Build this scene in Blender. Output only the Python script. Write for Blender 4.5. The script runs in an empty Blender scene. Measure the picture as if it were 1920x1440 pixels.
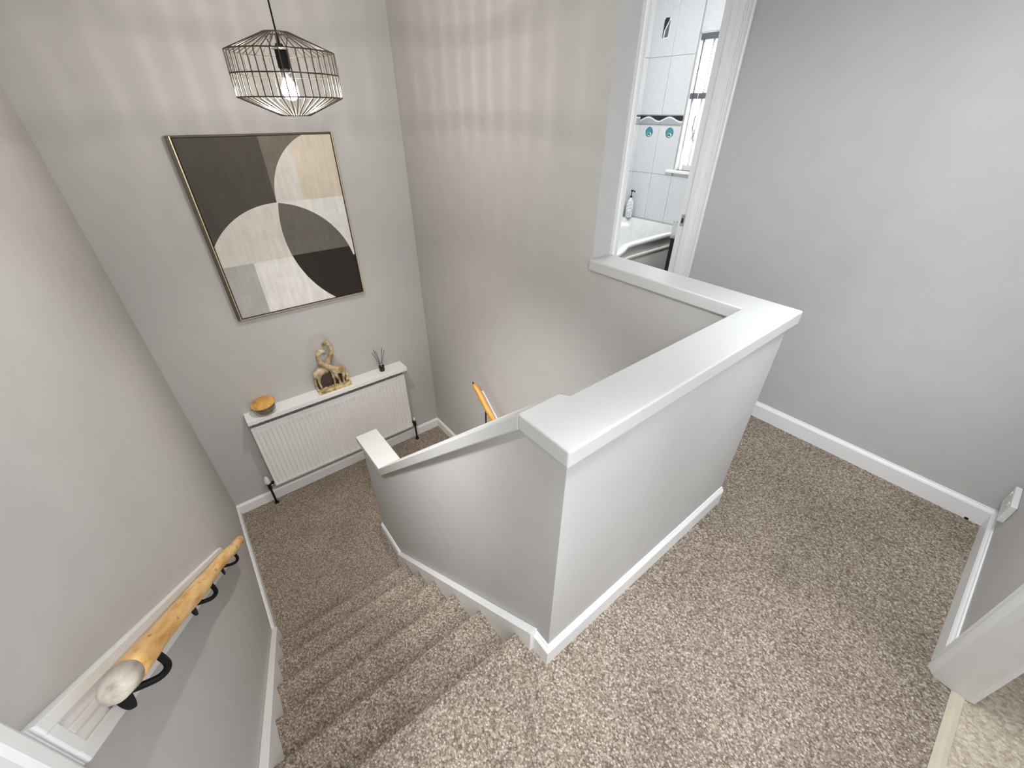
import bpy, bmesh, math, random
from mathutils import Vector, Matrix, Euler
random.seed(7)
R_ = math.radians
C = bpy.context.scene.collection

# ---------------------------------------------------------------- camera
cam_d = bpy.data.cameras.new('camera'); cam = bpy.data.objects.new('camera', cam_d); C.objects.link(cam)
cam.location = (0.3826, -0.4393, 1.5932)
cam.rotation_euler = (0.98259, -0.0023, -0.67078)
cam_d.sensor_fit = 'HORIZONTAL'; cam_d.sensor_width = 36.0
cam_d.lens = 768.35 / 1920 * 36.0
cam_d.clip_start = 0.02
bpy.context.scene.camera = cam
sc = bpy.context.scene
sc.view_settings.view_transform = 'Standard'
sc.view_settings.look = 'None'
sc.view_settings.gamma = 1.0
sc.view_settings.use_curve_mapping = False
sc.view_settings.exposure = 0.42

# ---------------------------------------------------------------- world and lights
W_ = bpy.data.worlds.new('world'); sc.world = W_; W_.use_nodes = True
W_.node_tree.nodes['Background'].inputs[0].default_value = (0.93, 0.96, 1.0, 1)
W_.node_tree.nodes['Background'].inputs[1].default_value = 3.2

def area(name, loc, rot, sx, sy, power, col=(1, 1, 1)):
    d = bpy.data.lights.new(name, 'AREA'); d.shape = 'RECTANGLE'; d.size = sx; d.size_y = sy
    d.energy = power; d.color = col
    o = bpy.data.objects.new(name, d); C.objects.link(o); o.location = loc; o.rotation_euler = rot
    return o
def spot(name, loc, aim, angle, power, col=(1, 1, 1), r=0.22):
    d = bpy.data.lights.new(name, 'SPOT'); d.spot_size = R_(angle); d.spot_blend = 1.0; d.shadow_soft_size = r
    d.energy = power; d.color = col
    o = bpy.data.objects.new(name, d); C.objects.link(o); o.location = loc
    o.rotation_euler = (Vector(aim) - Vector(loc)).to_track_quat('-Z', 'Y').to_euler()
    return o
# daylight of the bedroom window (behind the camera, through the open doorway)
area('bedroom_daylight', (1.5, -3.55, 1.55), (R_(90), 0, 0), 1.7, 1.2, 30, (0.90, 0.95, 1.0))
# added fill light behind the camera; no window is built there
area('landing_fill', (0.52, -0.83, 1.3), (R_(90), 0, 0), 0.9, 0.9, 7.5, (0.93, 0.965, 1.0))
# added soft fill under the landing ceiling, no fixture
area('landing_overhead_fill', (1.45, -0.38, 2.36), (0, 0, 0), 1.9, 0.6, 9.5, (0.90, 0.95, 1.0))
# added fill spots for stairs and landing, none with a fixture
spot('radiator_fill_spot', (0.5, -0.3, 2.34), (0.85, 2.7, -0.7), 52, 105, (1.0, 0.985, 0.96))
spot('half_wall_fill_spot', (0.08, 0.45, 2.34), (0.9, 0.85, 0.75), 46, 408, (0.98, 0.99, 1.0))
spot('near_landing_fill_spot', (0.75, -0.52, 2.34), (0.92, -0.45, 0), 48, 153.4, (0.94, 0.97, 1.0))
spot('far_landing_fill_spot', (1.9, -0.5, 2.34), (2.3, -0.3, 0), 60, 67.2, (0.93, 0.965, 1.0))
spot('stair_fill_spot', (0.95, 0.95, 2.34), (0.0, 1.0, 0.45), 64, 28, (1.0, 0.98, 0.955), 0.03)  # added; placed so the rail drops a shadow on the left wall
spot('tread_fill_spot', (0.6, -0.82, 1.75), (0.42, 0.72, -0.6), 42, 42, (0.96, 0.975, 1.0), 0.08)  # added spot from behind the camera, shades the backs of the treads
spot('doorway_fill_spot', (1.35, 0.55, 2.34), (2.0, -0.85, 0.35), 50, 26.4, (0.93, 0.965, 1.0))
spot('landing_wall_fill_spot', (0.75, -0.7, 1.95), (2.85, 0.15, 0.95), 66, 78, (0.90, 0.95, 1.0))
# added upward fill from the floor below, no lamp there
area('hall_fill', (1.2, 0.6, -1.9), (R_(145), 0, 0), 0.7, 0.7, 13.6, (1.0, 0.96, 0.9))
# added bathroom fill from above, then the window daylight
area('bathroom_fill', (3.4, 1.25, 2.45), (R_(38), 0, 0), 1.2, 0.5, 28.5, (0.98, 0.99, 1.0))
area('bathroom_daylight', (4.62, 1.8, 1.6), (0, R_(90), 0), 0.9, 0.8, 7.7, (0.95, 0.97, 1.0))

# ---------------------------------------------------------------- node helpers and materials
class NT:
    def __init__(s, name):
        s.m = bpy.data.materials.new(name); s.m.use_nodes = True
        s.t = s.m.node_tree; s.n = s.t.nodes; s.b = s.n['Principled BSDF']
    def new(s, t, **k):
        x = s.n.new(t)
        for a, v in k.items(): setattr(x, a, v)
        return x
    def link(s, a, b): s.t.links.new(a, b)
    def val(s, sock, v):
        if isinstance(v, bpy.types.NodeSocket): s.link(v, sock)
        else: sock.default_value = v
    def math(s, op, a, b=0.0, c=0.0):
        x = s.new('ShaderNodeMath', operation=op)
        s.val(x.inputs[0], a); s.val(x.inputs[1], b); s.val(x.inputs[2], c)
        return x.outputs[0]
    def mix(s, f, a, b):
        x = s.new('ShaderNodeMix', data_type='RGBA')
        s.val(x.inputs[0], f); s.val(x.inputs[6], a); s.val(x.inputs[7], b)
        return x.outputs[2]
    def noise(s, vec, scale, detail=2.0, rough=0.5):
        x = s.new('ShaderNodeTexNoise'); s.link(vec, x.inputs['Vector'])
        x.inputs['Scale'].default_value = scale; x.inputs['Detail'].default_value = detail; x.inputs['Roughness'].default_value = rough
        return x.outputs['Fac']
    def ramp(s, f, stops):
        x = s.new('ShaderNodeValToRGB'); s.link(f, x.inputs[0])
        e = x.color_ramp.elements
        while len(e) < len(stops): e.new(0.5)
        for q, (p, c) in zip(e, stops): q.position = p; q.color = c
        return x.outputs[0]
    def pos(s): return s.new('ShaderNodeNewGeometry').outputs['Position']
    def obj(s): return s.new('ShaderNodeTexCoord').outputs['Object']
    def bump(s, h, strength, dist):
        x = s.new('ShaderNodeBump'); x.inputs['Strength'].default_value = strength; x.inputs['Distance'].default_value = dist
        s.link(h, x.inputs['Height']); s.link(x.outputs[0], s.b.inputs['Normal'])
    def col(s, v): s.val(s.b.inputs['Base Color'], v)
    def set(s, rough=0.5, metal=0.0, spec=0.5):
        s.b.inputs['Roughness'].default_value = rough; s.b.inputs['Metallic'].default_value = metal
        s.b.inputs['Specular IOR Level'].default_value = spec
        return s

def rgb(r, g, b):      # sRGB 0-255 -> linear
    f = lambda c: (c / 12.92 if c <= 0.04045 else ((c + 0.055) / 1.055) ** 2.4)
    return (f(r / 255), f(g / 255), f(b / 255), 1)

def paint(name, c, rough=0.55, var=0.02, bump=0.04, spec=0.3, scale=9):
    t = NT(name); t.set(rough, 0, spec)
    p = t.pos(); n = t.noise(p, scale, 3)
    lo = tuple(x * (1 - var) for x in c[:3]) + (1,); hi = tuple(min(1, x * (1 + var)) for x in c[:3]) + (1,)
    t.col(t.ramp(n, [(0.3, lo), (0.7, hi)]))
    if bump: t.bump(t.noise(p, 220, 2), bump, 0.002)
    return t.m

def plain(name, c, rough=0.5, metal=0.0, spec=0.5):
    t = NT(name).set(rough, metal, spec)
    n = t.noise(t.obj(), 30, 2)
    lo = tuple(x * 0.94 for x in c[:3]) + (1,)
    t.col(t.ramp(n, [(0.35, lo), (0.65, c)]))
    return t.m

M = {}
M['wall'] = paint('grey_wall_paint', rgb(193, 191, 189), 0.6)
M['wall_cool'] = M['wall']
M['white'] = paint('white_gloss_trim', rgb(240, 240, 240), 0.35, 0.01, 0.02, 0.5)
M['coping'] = paint('satin_coping_paint', rgb(199, 199, 197), 0.4, 0.01, 0.02, 0.4)
M['ceiling'] = paint('white_ceiling_paint', rgb(235, 235, 233), 0.8)
M['radiator'] = paint('white_radiator_enamel', rgb(238, 237, 234), 0.3, 0.01, 0.0, 0.5)
M['black_metal'] = plain('black_powder_coat', (0.004, 0.004, 0.005, 1), 0.55, 0.0, 0.25)
M['pipe'] = plain('dark_pipe', (0.02, 0.014, 0.011, 1), 0.35, 0.6)
M['chrome'] = plain('chrome', (0.62, 0.62, 0.62, 1), 0.18, 1.0)
M['plastic'] = plain('white_plastic', rgb(228, 228, 226), 0.4)
M['acrylic'] = plain('white_acrylic', rgb(226, 228, 228), 0.2)
M['acrylic_grey'] = plain('cream_bath_panel', rgb(226, 226, 219), 0.3)
M['tile'] = plain('white_glazed_tile', rgb(216, 218, 220), 0.2)
M['grout'] = paint('grey_grout', rgb(176, 180, 182), 0.8)
M['dark_glass'] = plain('brown_black_glass', (0.02, 0.012, 0.01, 1), 0.12)
M['reed'] = plain('dark_reed', rgb(70, 48, 38), 0.7)
M['blind_grey'] = plain('grey_blind_rail', rgb(96, 100, 106), 0.5)
M['blind_white'] = plain('white_blind_slat', rgb(232, 232, 232), 0.5)
M['cream_label'] = plain('silver_neck', rgb(205, 192, 160), 0.4)
M['blackish'] = plain('black_gloss', (0.01, 0.011, 0.01, 1), 0.25)
M['brass'] = plain('pale_brass_strip', rgb(214, 207, 184), 0.35, 0.2)
M['bath_floor'] = plain('dark_vinyl', rgb(60, 58, 56), 0.5)

def carpet(name, c0, c1, c2, c3, s1=170):
    t = NT(name).set(0.95, 0, 0.05)
    p = t.pos()
    mp = t.new('ShaderNodeMapping'); t.link(p, mp.inputs[0]); mp.inputs['Rotation'].default_value = (0, 0, R_(25)); mp.inputs['Scale'].default_value = (1.0, 0.8, 1.0)
    v = mp.outputs[0]
    # warp so that the tufts are irregular
    vo = t.new('ShaderNodeTexVoronoi'); t.link(v, vo.inputs['Vector']); vo.inputs['Scale'].default_value = s1 * 1.15; vo.inputs['Randomness'].default_value = 1.0
    tuft = t.math('SUBTRACT', 1.0, t.math('MULTIPLY', vo.outputs['Distance'], 1.1))
    sep = t.new('ShaderNodeSeparateColor'); t.link(vo.outputs['Color'], sep.inputs[0])
    b = t.noise(v, s1 * 2.1, 2, 0.6)
    a = t.noise(v, s1 * 0.6, 3, 0.7)
    h = t.math('ADD', t.math('ADD', t.math('MULTIPLY', sep.outputs[0], 0.26), t.math('MULTIPLY', a, 0.24)), t.math('ADD', t.math('MULTIPLY', b, 0.32), t.math('MULTIPLY', tuft, 0.18)))
    col = t.ramp(h, [(0.34, c0), (0.46, c1), (0.57, c2), (0.70, c3)])
    tint = t.noise(p, 34, 2)
    col = t.mix(t.math('MULTIPLY', t.math('GREATER_THAN', tint, 0.66), 0.12), col, rgb(168, 140, 128))
    big = t.noise(p, 3.2, 3)
    br = t.ramp(big, [(0.3, (0.86, 0.86, 0.86, 1)), (0.7, (1.08, 1.08, 1.08, 1))])
    x = t.new('ShaderNodeMix', data_type='RGBA', blend_type='MULTIPLY'); x.inputs[0].default_value = 1
    t.link(col, x.inputs[6]); t.link(br, x.inputs[7])
    t.col(x.outputs[2])
    t.bump(h, 0.6, 0.010)
    return t.m
M['carpet'] = carpet('brown_twist_carpet', rgb(100, 88, 77), rgb(139, 126, 113), rgb(162, 149, 136), rgb(206, 196, 185))
M['carpet_beige'] = carpet('beige_carpet', rgb(172, 158, 138), rgb(194, 181, 161), rgb(208, 196, 178), rgb(222, 212, 196), 110)

def wood(name, light, mid, dark, knots=True, scale=1.0, rot=0.0):
    """grain runs along local y after turning by rot about x"""
    t = NT(name).set(0.42, 0, 0.4)
    m0 = t.new('ShaderNodeMapping'); t.link(t.obj(), m0.inputs[0]); m0.inputs['Rotation'].default_value = (rot, 0, 0)
    mp = t.new('ShaderNodeMapping'); t.link(m0.outputs[0], mp.inputs[0]); mp.inputs['Scale'].default_value = (34 * scale, 4.5 * scale, 34 * scale)
    n = t.noise(mp.outputs[0], 1.0, 4, 0.6)
    c = t.ramp(n, [(0.30, dark), (0.45, mid), (0.62, light)])
    if knots:
        mp2 = t.new('ShaderNodeMapping'); t.link(m0.outputs[0], mp2.inputs[0]); mp2.inputs['Scale'].default_value = (48, 17, 48)
        k = t.noise(mp2.outputs[0], 1.0, 1)
        c = t.mix(t.math('MULTIPLY', t.math('GREATER_THAN', k, 0.70), 0.65), c, rgb(138, 84, 36))
    t.col(c)
    t.bump(n, 0.12, 0.006)
    return t.m
M['rail'] = wood('knotty_pine', rgb(246, 208, 146), rgb(230, 180, 110), rgb(198, 138, 70), True, 1.0, R_(40.7))
M['rail2'] = wood('golden_pine', rgb(240, 190, 110), rgb(222, 160, 78), rgb(190, 120, 50), False, 1.0, R_(-40.7))
M['rail_end'] = wood('weathered_grey_cut', rgb(214, 206, 194), rgb(196, 187, 173), rgb(166, 154, 138), False, 1.3, R_(40.7))
M['knot'] = plain('dark_knot', rgb(52, 24, 12), 0.6)
M['bamboo'] = wood('bamboo_lid', rgb(230, 182, 106), rgb(216, 162, 84), rgb(190, 130, 58), False, 2.0)
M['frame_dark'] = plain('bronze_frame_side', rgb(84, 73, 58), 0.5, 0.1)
M['frame_gold'] = plain('champagne_frame_lip', rgb(222, 206, 168), 0.3, 0.5)

# carved stone/wood figurine
t = NT('streaked_carved_stone').set(0.3, 0, 0.5)
w = t.new('ShaderNodeTexNoise'); w.inputs['Scale'].default_value = 16; w.inputs['Detail'].default_value = 4; t.link(t.obj(), w.inputs['Vector'])
t.col(t.ramp(w.outputs['Fac'], [(0.3, rgb(110, 84, 56)), (0.45, rgb(172, 146, 108)), (0.6, rgb(206, 190, 160)), (0.75, rgb(150, 140, 122))]))
M['stone'] = t.m
t = NT('ochre_carved_base').set(0.4, 0, 0.4)
w = t.new('ShaderNodeTexNoise'); w.inputs['Scale'].default_value = 30; w.inputs['Detail'].default_value = 3; t.link(t.obj(), w.inputs['Vector'])
t.col(t.ramp(w.outputs['Fac'], [(0.35, rgb(132, 96, 64)), (0.5, rgb(204, 176, 136)), (0.65, rgb(222, 208, 150))]))
M['ochre'] = t.m
M['dark_core'] = plain('dark_brown_stone', rgb(66, 50, 44), 0.5)
# glass
t = NT('clear_glass'); t.set(0.03, 0, 0.5); t.col((0.95, 0.97, 0.96, 1)); t.b.inputs['Transmission Weight'].default_value = 1.0; t.b.inputs['IOR'].default_value = 1.45
M['glass'] = t.m
t = NT('amber_glass'); t.set(0.08, 0, 0.5); t.col(rgb(240, 232, 216)); t.b.inputs['Transmission Weight'].default_value = 0.9; t.b.inputs['IOR'].default_value = 1.4
M['amber_glass'] = t.m
M['wax'] = plain('brown_wax', rgb(112, 84, 52), 0.5)
t = NT('obscure_window_glass')
tr_ = t.new('ShaderNodeBsdfTransparent'); df_ = t.new('ShaderNodeBsdfTranslucent'); mx_ = t.new('ShaderNodeMixShader')
mx_.inputs[0].default_value = 0.3; t.link(tr_.outputs[0], mx_.inputs[1]); t.link(df_.outputs[0], mx_.inputs[2]); t.link(mx_.outputs[0], t.n['Material Output'].inputs['Surface'])
M['frost'] = t.m
t = NT('lit_bulb')       # thin clear-ish glass of a lit bulb: light of the filament passes, the glass itself glows
e_ = t.new('ShaderNodeEmission'); e_.inputs[0].default_value = (1.0, 0.93, 0.82, 1); e_.inputs[1].default_value = 5.0
tr_ = t.new('ShaderNodeBsdfTransparent'); ad_ = t.new('ShaderNodeAddShader')
t.link(e_.outputs[0], ad_.inputs[0]); t.link(tr_.outputs[0], ad_.inputs[1]); t.link(ad_.outputs[0], t.n['Material Output'].inputs['Surface'])
M['bulb'] = t.m
# wall with flat print: wave decor tile
t = NT('wave_decor_tile').set(0.25, 0, 0.5)
sx = t.new('ShaderNodeSeparateXYZ'); t.link(t.obj(), sx.inputs[0])
wy = t.math('MULTIPLY', t.math('SINE', t.math('MULTIPLY_ADD', sx.outputs[1], 24.0, 1.0)), 0.018)
d = t.math('SUBTRACT', sx.outputs[2], wy)
black = t.math('GREATER_THAN', d, 0.050)
silver = t.math('MULTIPLY', t.math('LESS_THAN', d, 0.036), 1.0)
c = t.mix(silver, rgb(226, 230, 232), rgb(168, 172, 174))
c = t.mix(black, c, rgb(28, 28, 30))
t.col(c); M['wave'] = t.m
t = NT('turquoise_disc').set(0.25, 0, 0.5)
sx = t.new('ShaderNodeSeparateXYZ'); t.link(t.obj(), sx.inputs[0])
dy = t.math('ADD', sx.outputs[1], 0.006); dz = t.math('ADD', sx.outputs[2], -0.030)
r2 = t.math('SQRT', t.math('ADD', t.math('MULTIPLY', dy, dy), t.math('MULTIPLY', dz, dz)))
band = t.math('MULTIPLY', t.math('GREATER_THAN', r2, 0.010), t.math('LESS_THAN', r2, 0.022))
low = t.math('LESS_THAN', sx.outputs[2], 0.045)
c = t.mix(t.math('MULTIPLY', band, low), rgb(70, 140, 156), rgb(222, 234, 238))
c = t.mix(t.math('LESS_THAN', t.noise(t.obj(), 60, 1), 0.42), c, rgb(40, 84, 96))
t.col(c); M['disc'] = t.m

# abstract print (object space of the canvas: x from 0 left, z from 0 bottom; metres)
t = NT('abstract_print').set(0.7, 0, 0.2)
o = t.obj(); sx = t.new('ShaderNodeSeparateXYZ'); t.link(o, sx.inputs[0]); X, Z = sx.outputs[0], sx.outputs[2]
X0, Z0 = 0.545, 0.395
def circle(cx, cz, r):
    a = t.math('SUBTRACT', X, cx - X0); b = t.math('SUBTRACT', Z, cz - Z0)
    return t.math('LESS_THAN', t.math('SQRT', t.math('ADD', t.math('MULTIPLY', a, a), t.math('MULTIPLY', b, b))), r)
gx = lambda v: t.math('GREATER_THAN', X, v - X0)
gz = lambda v: t.math('GREATER_THAN', Z, v - Z0)
AND = lambda a, b: t.math('MULTIPLY', a, b)
NOT = lambda a: t.math('SUBTRACT', 1.0, a)
charcoal, olive = rgb(82, 77, 73), rgb(116, 111, 101)
pale, paler, cream = rgb(214, 210, 203), rgb(228, 226, 221), rgb(212, 200, 184)
mpn = t.new('ShaderNodeMapping'); t.link(o, mpn.inputs[0]); mpn.inputs['Scale'].default_value = (40, 40, 5)
streak = t.noise(mpn.outputs[0], 1, 4, 0.6)
blotch = t.noise(o, 9, 4, 0.6)
top_left = charcoal
c = t.mix(gx(0.965), charcoal, olive)
cA = circle(1.372, 1.09, 0.405)
ca = t.mix(gx(1.135), pale, cream)
c = t.mix(AND(cA, gx(0.96)), c, ca)
lower = NOT(gz(1.095))
c = t.mix(AND(AND(lower, gx(0.965)), 1.0), c, rgb(226, 224, 219))          # white right of the lens
cB = circle(0.961, 0.585, 0.511)                                           # pale dome lower left
c = t.mix(AND(AND(cB, NOT(gx(0.985))), 1.0), c, pale)
c = t.mix(AND(NOT(gz(0.748)), NOT(gx(1.30))), c, paler)
c = t.mix(AND(AND(NOT(gz(0.748)), NOT(gx(0.722))), 1.0), c, rgb(180, 178, 176))
lens = AND(circle(1.621, 0.912, 0.672), t.math('MAXIMUM', circle(0.89, 0.600, 0.500), AND(NOT(gz(0.69)), gx(1.1))))
c = t.mix(lens, c, t.mix(gz(0.755), rgb(50, 45, 41), rgb(108, 104, 95)))
def soft(f, lo, hi): return t.ramp(f, [(0.25, (lo, lo, lo, 1)), (0.75, (hi, hi, hi, 1))])
for f, lo, hi in ((streak, 0.88, 1.1), (blotch, 0.9, 1.08)):
    x = t.new('ShaderNodeMix', data_type='RGBA', blend_type='MULTIPLY'); x.inputs[0].default_value = 1
    t.link(c, x.inputs[6]); t.link(soft(f, lo, hi), x.inputs[7]); c = x.outputs[2]
t.col(c); M['art'] = t.m

t = NT('printed_glass_bottle').set(0.2, 0, 0.5)
n = t.noise(t.obj(), 55, 2)
t.col(t.ramp(n, [(0.42, rgb(236, 238, 238)), (0.58, rgb(186, 194, 194))])); M['bottle'] = t.m
t = NT('wire').set(0.4, 0.0, 0.4); t.col(rgb(62, 57, 51)); M['wire'] = t.m

# ---------------------------------------------------------------- geometry helpers
def tag(o, label=None, cat=None, group=None, kind=None):
    if label: o['label'] = label
    if cat: o['category'] = cat
    if group: o['group'] = group
    if kind: o['kind'] = kind
    return o

def empty(name, loc, label=None, cat=None, group=None, kind=None):
    o = bpy.data.objects.new(name, None); C.objects.link(o); o.location = loc
    o.empty_display_size = 0.05
    return tag(o, label, cat, group, kind)

def wloc(o):
    v = Vector((0, 0, 0))
    while o: v += o.location; o = o.parent
    return v

def link_mesh(name, me, mat, parent=None, origin=None, smooth=False, kind=None):
    """mesh given in world coordinates; origin moved to its base centre"""
    if origin is None:
        vs = me.vertices
        lo = Vector([min(v.co[i] for v in vs) for i in range(3)]); hi = Vector([max(v.co[i] for v in vs) for i in range(3)])
        origin = Vector(((lo.x + hi.x) / 2, (lo.y + hi.y) / 2, lo.z))
    origin = Vector(origin)
    me.transform(Matrix.Translation(-origin))
    me.name = name
    for m_ in (mat if isinstance(mat, (list, tuple)) else [mat]): me.materials.append(m_)
    o = bpy.data.objects.new(name, me); C.objects.link(o)
    if parent: o.parent = parent; o.location = origin - wloc(parent)
    else: o.location = origin
    if smooth:
        for p in me.polygons: p.use_smooth = True
    if kind: o['kind'] = kind
    return o

def finish(name, bm, mat, parent=None, origin=None, smooth=False, kind=None, bevel=0, seg=2):
    bmesh.ops.recalc_face_normals(bm, faces=bm.faces)
    if bevel:
        bmesh.ops.bevel(bm, geom=[e for e in bm.edges if len(e.link_faces) == 2 and e.calc_face_angle(0) > 0.35], offset=bevel, segments=seg, affect='EDGES', profile=0.5)
    me = bpy.data.meshes.new(name); bm.to_mesh(me); bm.free()
    return link_mesh(name, me, mat, parent, origin, smooth, kind)

def add_box(bm, x0, x1, y0, y1, z0, z1):
    v = [bm.verts.new(p) for p in ((x0, y0, z0), (x1, y0, z0), (x1, y1, z0), (x0, y1, z0), (x0, y0, z1), (x1, y0, z1), (x1, y1, z1), (x0, y1, z1))]
    for f in ((0, 3, 2, 1), (4, 5, 6, 7), (0, 1, 5, 4), (1, 2, 6, 5), (2, 3, 7, 6), (3, 0, 4, 7)): bm.faces.new([v[i] for i in f])

def box(name, mat, x0, x1, y0, y1, z0, z1, parent=None, bevel=0, kind=None, seg=2, smooth=False):
    bm = bmesh.new(); add_box(bm, x0, x1, y0, y1, z0, z1)
    return finish(name, bm, mat, parent, None, smooth, kind, bevel, seg)

def add_prism(bm, pts, axis, a, b):
    """pts 2-D outline in the plane normal to axis (x: (y,z), y: (x,z), z: (x,y))"""
    def P(p, w):
        return {'x': (w, p[0], p[1]), 'y': (p[0], w, p[1]), 'z': (p[0], p[1], w)}[axis]
    A = [bm.verts.new(P(p, a)) for p in pts]; B = [bm.verts.new(P(p, b)) for p in pts]
    n = len(pts)
    bm.faces.new(A); bm.faces.new(B[::-1])
    for i in range(n): bm.faces.new((A[i], B[i], B[(i + 1) % n], A[(i + 1) % n]))

def prism(name, mat, pts, axis, a, b, parent=None, bevel=0, kind=None, smooth=False, seg=2):
    bm = bmesh.new(); add_prism(bm, pts, axis, a, b)
    return finish(name, bm, mat, parent, None, smooth, kind, bevel, seg)

def add_tube(bm, pts, radii, n=12, caps=True):
    pts = [Vector(p) for p in pts]
    if not hasattr(radii, '__len__'): radii = [radii] * len(pts)
    rings = []
    prev = None
    for i, p in enumerate(pts):
        d = (pts[min(i + 1, len(pts) - 1)] - pts[max(i - 1, 0)]).normalized()
        if prev is None:
            up = Vector((0, 0, 1)) if abs(d.z) < 0.9 else Vector((1, 0, 0))
            u = d.cross(up).normalized()
        else: u = (prev - d * prev.dot(d)).normalized()
        prev = u; v = d.cross(u)
        rings.append([bm.verts.new(p + (u * math.cos(2 * math.pi * k / n) + v * math.sin(2 * math.pi * k / n)) * radii[i]) for k in range(n)])
    for a, b in zip(rings, rings[1:]):
        for k in range(n): bm.faces.new((a[k], a[(k + 1) % n], b[(k + 1) % n], b[k]))
    if caps: bm.faces.new(rings[0][::-1]); bm.faces.new(rings[-1])

def spline(pts, n=5):
    P = [Vector(p) for p in pts]; out = []
    for i in range(len(P) - 1):
        p0, p1, p2, p3 = P[max(i - 1, 0)], P[i], P[i + 1], P[min(i + 2, len(P) - 1)]
        for k in range(n):
            t_ = k / n
            out.append(0.5 * ((2 * p1) + (p2 - p0) * t_ + (2 * p0 - 5 * p1 + 4 * p2 - p3) * t_ * t_ + (3 * p1 - p0 - 3 * p2 + p3) * t_ ** 3))
    return out + [P[-1]]

def tube(name, mat, pts, radii, parent=None, n=12, smooth=True):
    bm = bmesh.new(); add_tube(bm, pts, radii, n)
    return finish(name, bm, mat, parent, None, smooth)

def lathe(name, mat, prof, loc, parent=None, n=32, smooth=True, close=True, tilt=None):
    """prof: (r,z) list"""
    bm = bmesh.new(); rings = []
    for r, z in prof:
        if r < 1e-6: rings.append([bm.verts.new((0, 0, z))])
        else: rings.append([bm.verts.new((r * math.cos(2 * math.pi * k / n), r * math.sin(2 * math.pi * k / n), z)) for k in range(n)])
    for a, b in zip(rings, rings[1:]):
        for k in range(n):
            k2 = (k + 1) % n
            if len(a) == 1 and len(b) == 1: continue
            if len(a) == 1: bm.faces.new((a[0], b[k2], b[k]))
            elif len(b) == 1: bm.faces.new((a[k], a[k2], b[0]))
            else: bm.faces.new((a[k], a[k2], b[k2], b[k]))
    if tilt: bmesh.ops.transform(bm, matrix=Euler(tilt).to_matrix().to_4x4(), verts=bm.verts)
    bmesh.ops.translate(bm, vec=Vector(loc), verts=bm.verts)
    return finish(name, bm, mat, parent, None, smooth)

def ring_mesh(bm, c, r, rad, n=48, m=6):
    c = Vector(c); rs = []
    for i in range(n):
        a = 2 * math.pi * i / n; e = Vector((math.cos(a), math.sin(a), 0))
        rs.append([bm.verts.new(c + e * (r + rad * math.cos(2 * math.pi * k / m)) + Vector((0, 0, rad * math.sin(2 * math.pi * k / m)))) for k in range(m)])
    for i in range(n):
        a, b = rs[i], rs[(i + 1) % n]
        for k in range(m): bm.faces.new((a[k], b[k], b[(k + 1) % m], a[(k + 1) % m]))

# ---------------------------------------------------------------- dimensions
L = 2.7747; W = 1.9172; RX = 2.8522; YC = -0.8528; YD = 0.871
XA = 0.8904; LF = -1.255; G = 0.2427; RS = 0.2092; YN = 0.1419
BH = 0.101; BT = 0.0155; CH = 2.4; HF = -2.51; XB = 2.015; TW = 0.109
K = -0.862
XT = 4.67
S = 'structure'

# ---------------------------------------------------------------- shell
# left wall (with the hole of a closed door by the head of the stairs)
bm = bmesh.new()
add_box(bm, -0.12, 0, 0.03, L + 0.12, HF, CH)
add_box(bm, -0.12, 0, YC - 0.1, -0.74, HF, CH)
add_box(bm, -0.12, 0, -0.74, 0.03, HF, 0.0)
add_box(bm, -0.12, 0, -0.74, 0.03, 2.03, CH)
finish('wall_left', bm, M['wall'], kind=S)
box('wall_back', M['wall'], 0, XT + 0.12, L, L + 0.12, HF, CH + 0.2, kind=S)
# wall between stairwell and bathroom, full height beyond the doorway
box('wall_right', M['wall'], W, 2.0, YD, L, HF, CH, kind=S)
# bathroom doorway wall
bm = bmesh.new()
add_box(bm, 2.0, 2.085, YD, YD + 0.095, -0.2, CH)
add_box(bm, 2.795, XT, YD, YD + 0.095, -0.2, CH)
add_box(bm, 2.085, 2.795, YD, YD + 0.1, 2.07, CH)
finish('wall_bathroom_side', bm, M['wall'], kind=S)
box('wall_landing_right', M['wall'], RX, RX + 0.1, YC - 0.1, YD, -0.2, CH, kind=S)
bm = bmesh.new()
add_box(bm, 1.905, RX, YC - 0.1, YC, -0.2, CH)
add_box(bm, 0.0, 1.08, YC - 0.1, YC, -0.2, CH)
add_box(bm, 1.08, 1.905, YC - 0.1, YC, 2.03, CH)
finish('wall_front', bm, M['wall'], kind=S)
# ceilings
bm = bmesh.new()
add_box(bm, -0.12, RX + 0.1, YC - 0.1, L, CH, CH + 0.1)
finish('ceiling', bm, M['ceiling'], kind=S)

# balustrade half wall (L plan) closing the landing
bm = bmesh.new()
add_prism(bm, [(0.0, HF), (1.864, HF), (1.864, -0.30), (1.500, -0.30), (0.15, 0.952), (0.0, 0.952)], 'x', XA, XA + TW)
add_prism(bm, [(XA + TW, 0.0), (XB, 0.0), (XB, YD), (W, YD), (W, TW), (XA + TW, TW)], 'z', HF, 0.952)
bmesh.ops.remove_doubles(bm, verts=bm.verts, dist=1e-5)
finish('wall_half_height', bm, M['wall'], kind=S)

# coping on the half wall
O = 0.0203
cap = empty('trim_1', (XA, 0, 0.95), kind=S)
prism('flat_coping', M['coping'], [(XA - O, -O), (2.05, -O), (2.05, YD + 0.0), (W - O, YD + 0.0), (W - O, 0.128), (1.018, 0.128), (1.006, 0.152), (XA - O, 0.152)], 'z', 0.949, 1.0, cap, bevel=0.006, seg=3)
prism('sloping_coping', M['coping'], [(0.150, 1.0), (1.504, -0.259), (1.884, -0.259), (1.884, -0.309), (1.489, -0.309), (0.150, 0.949)], 'x', XA - O, 1.018, cap, bevel=0.004)

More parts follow.
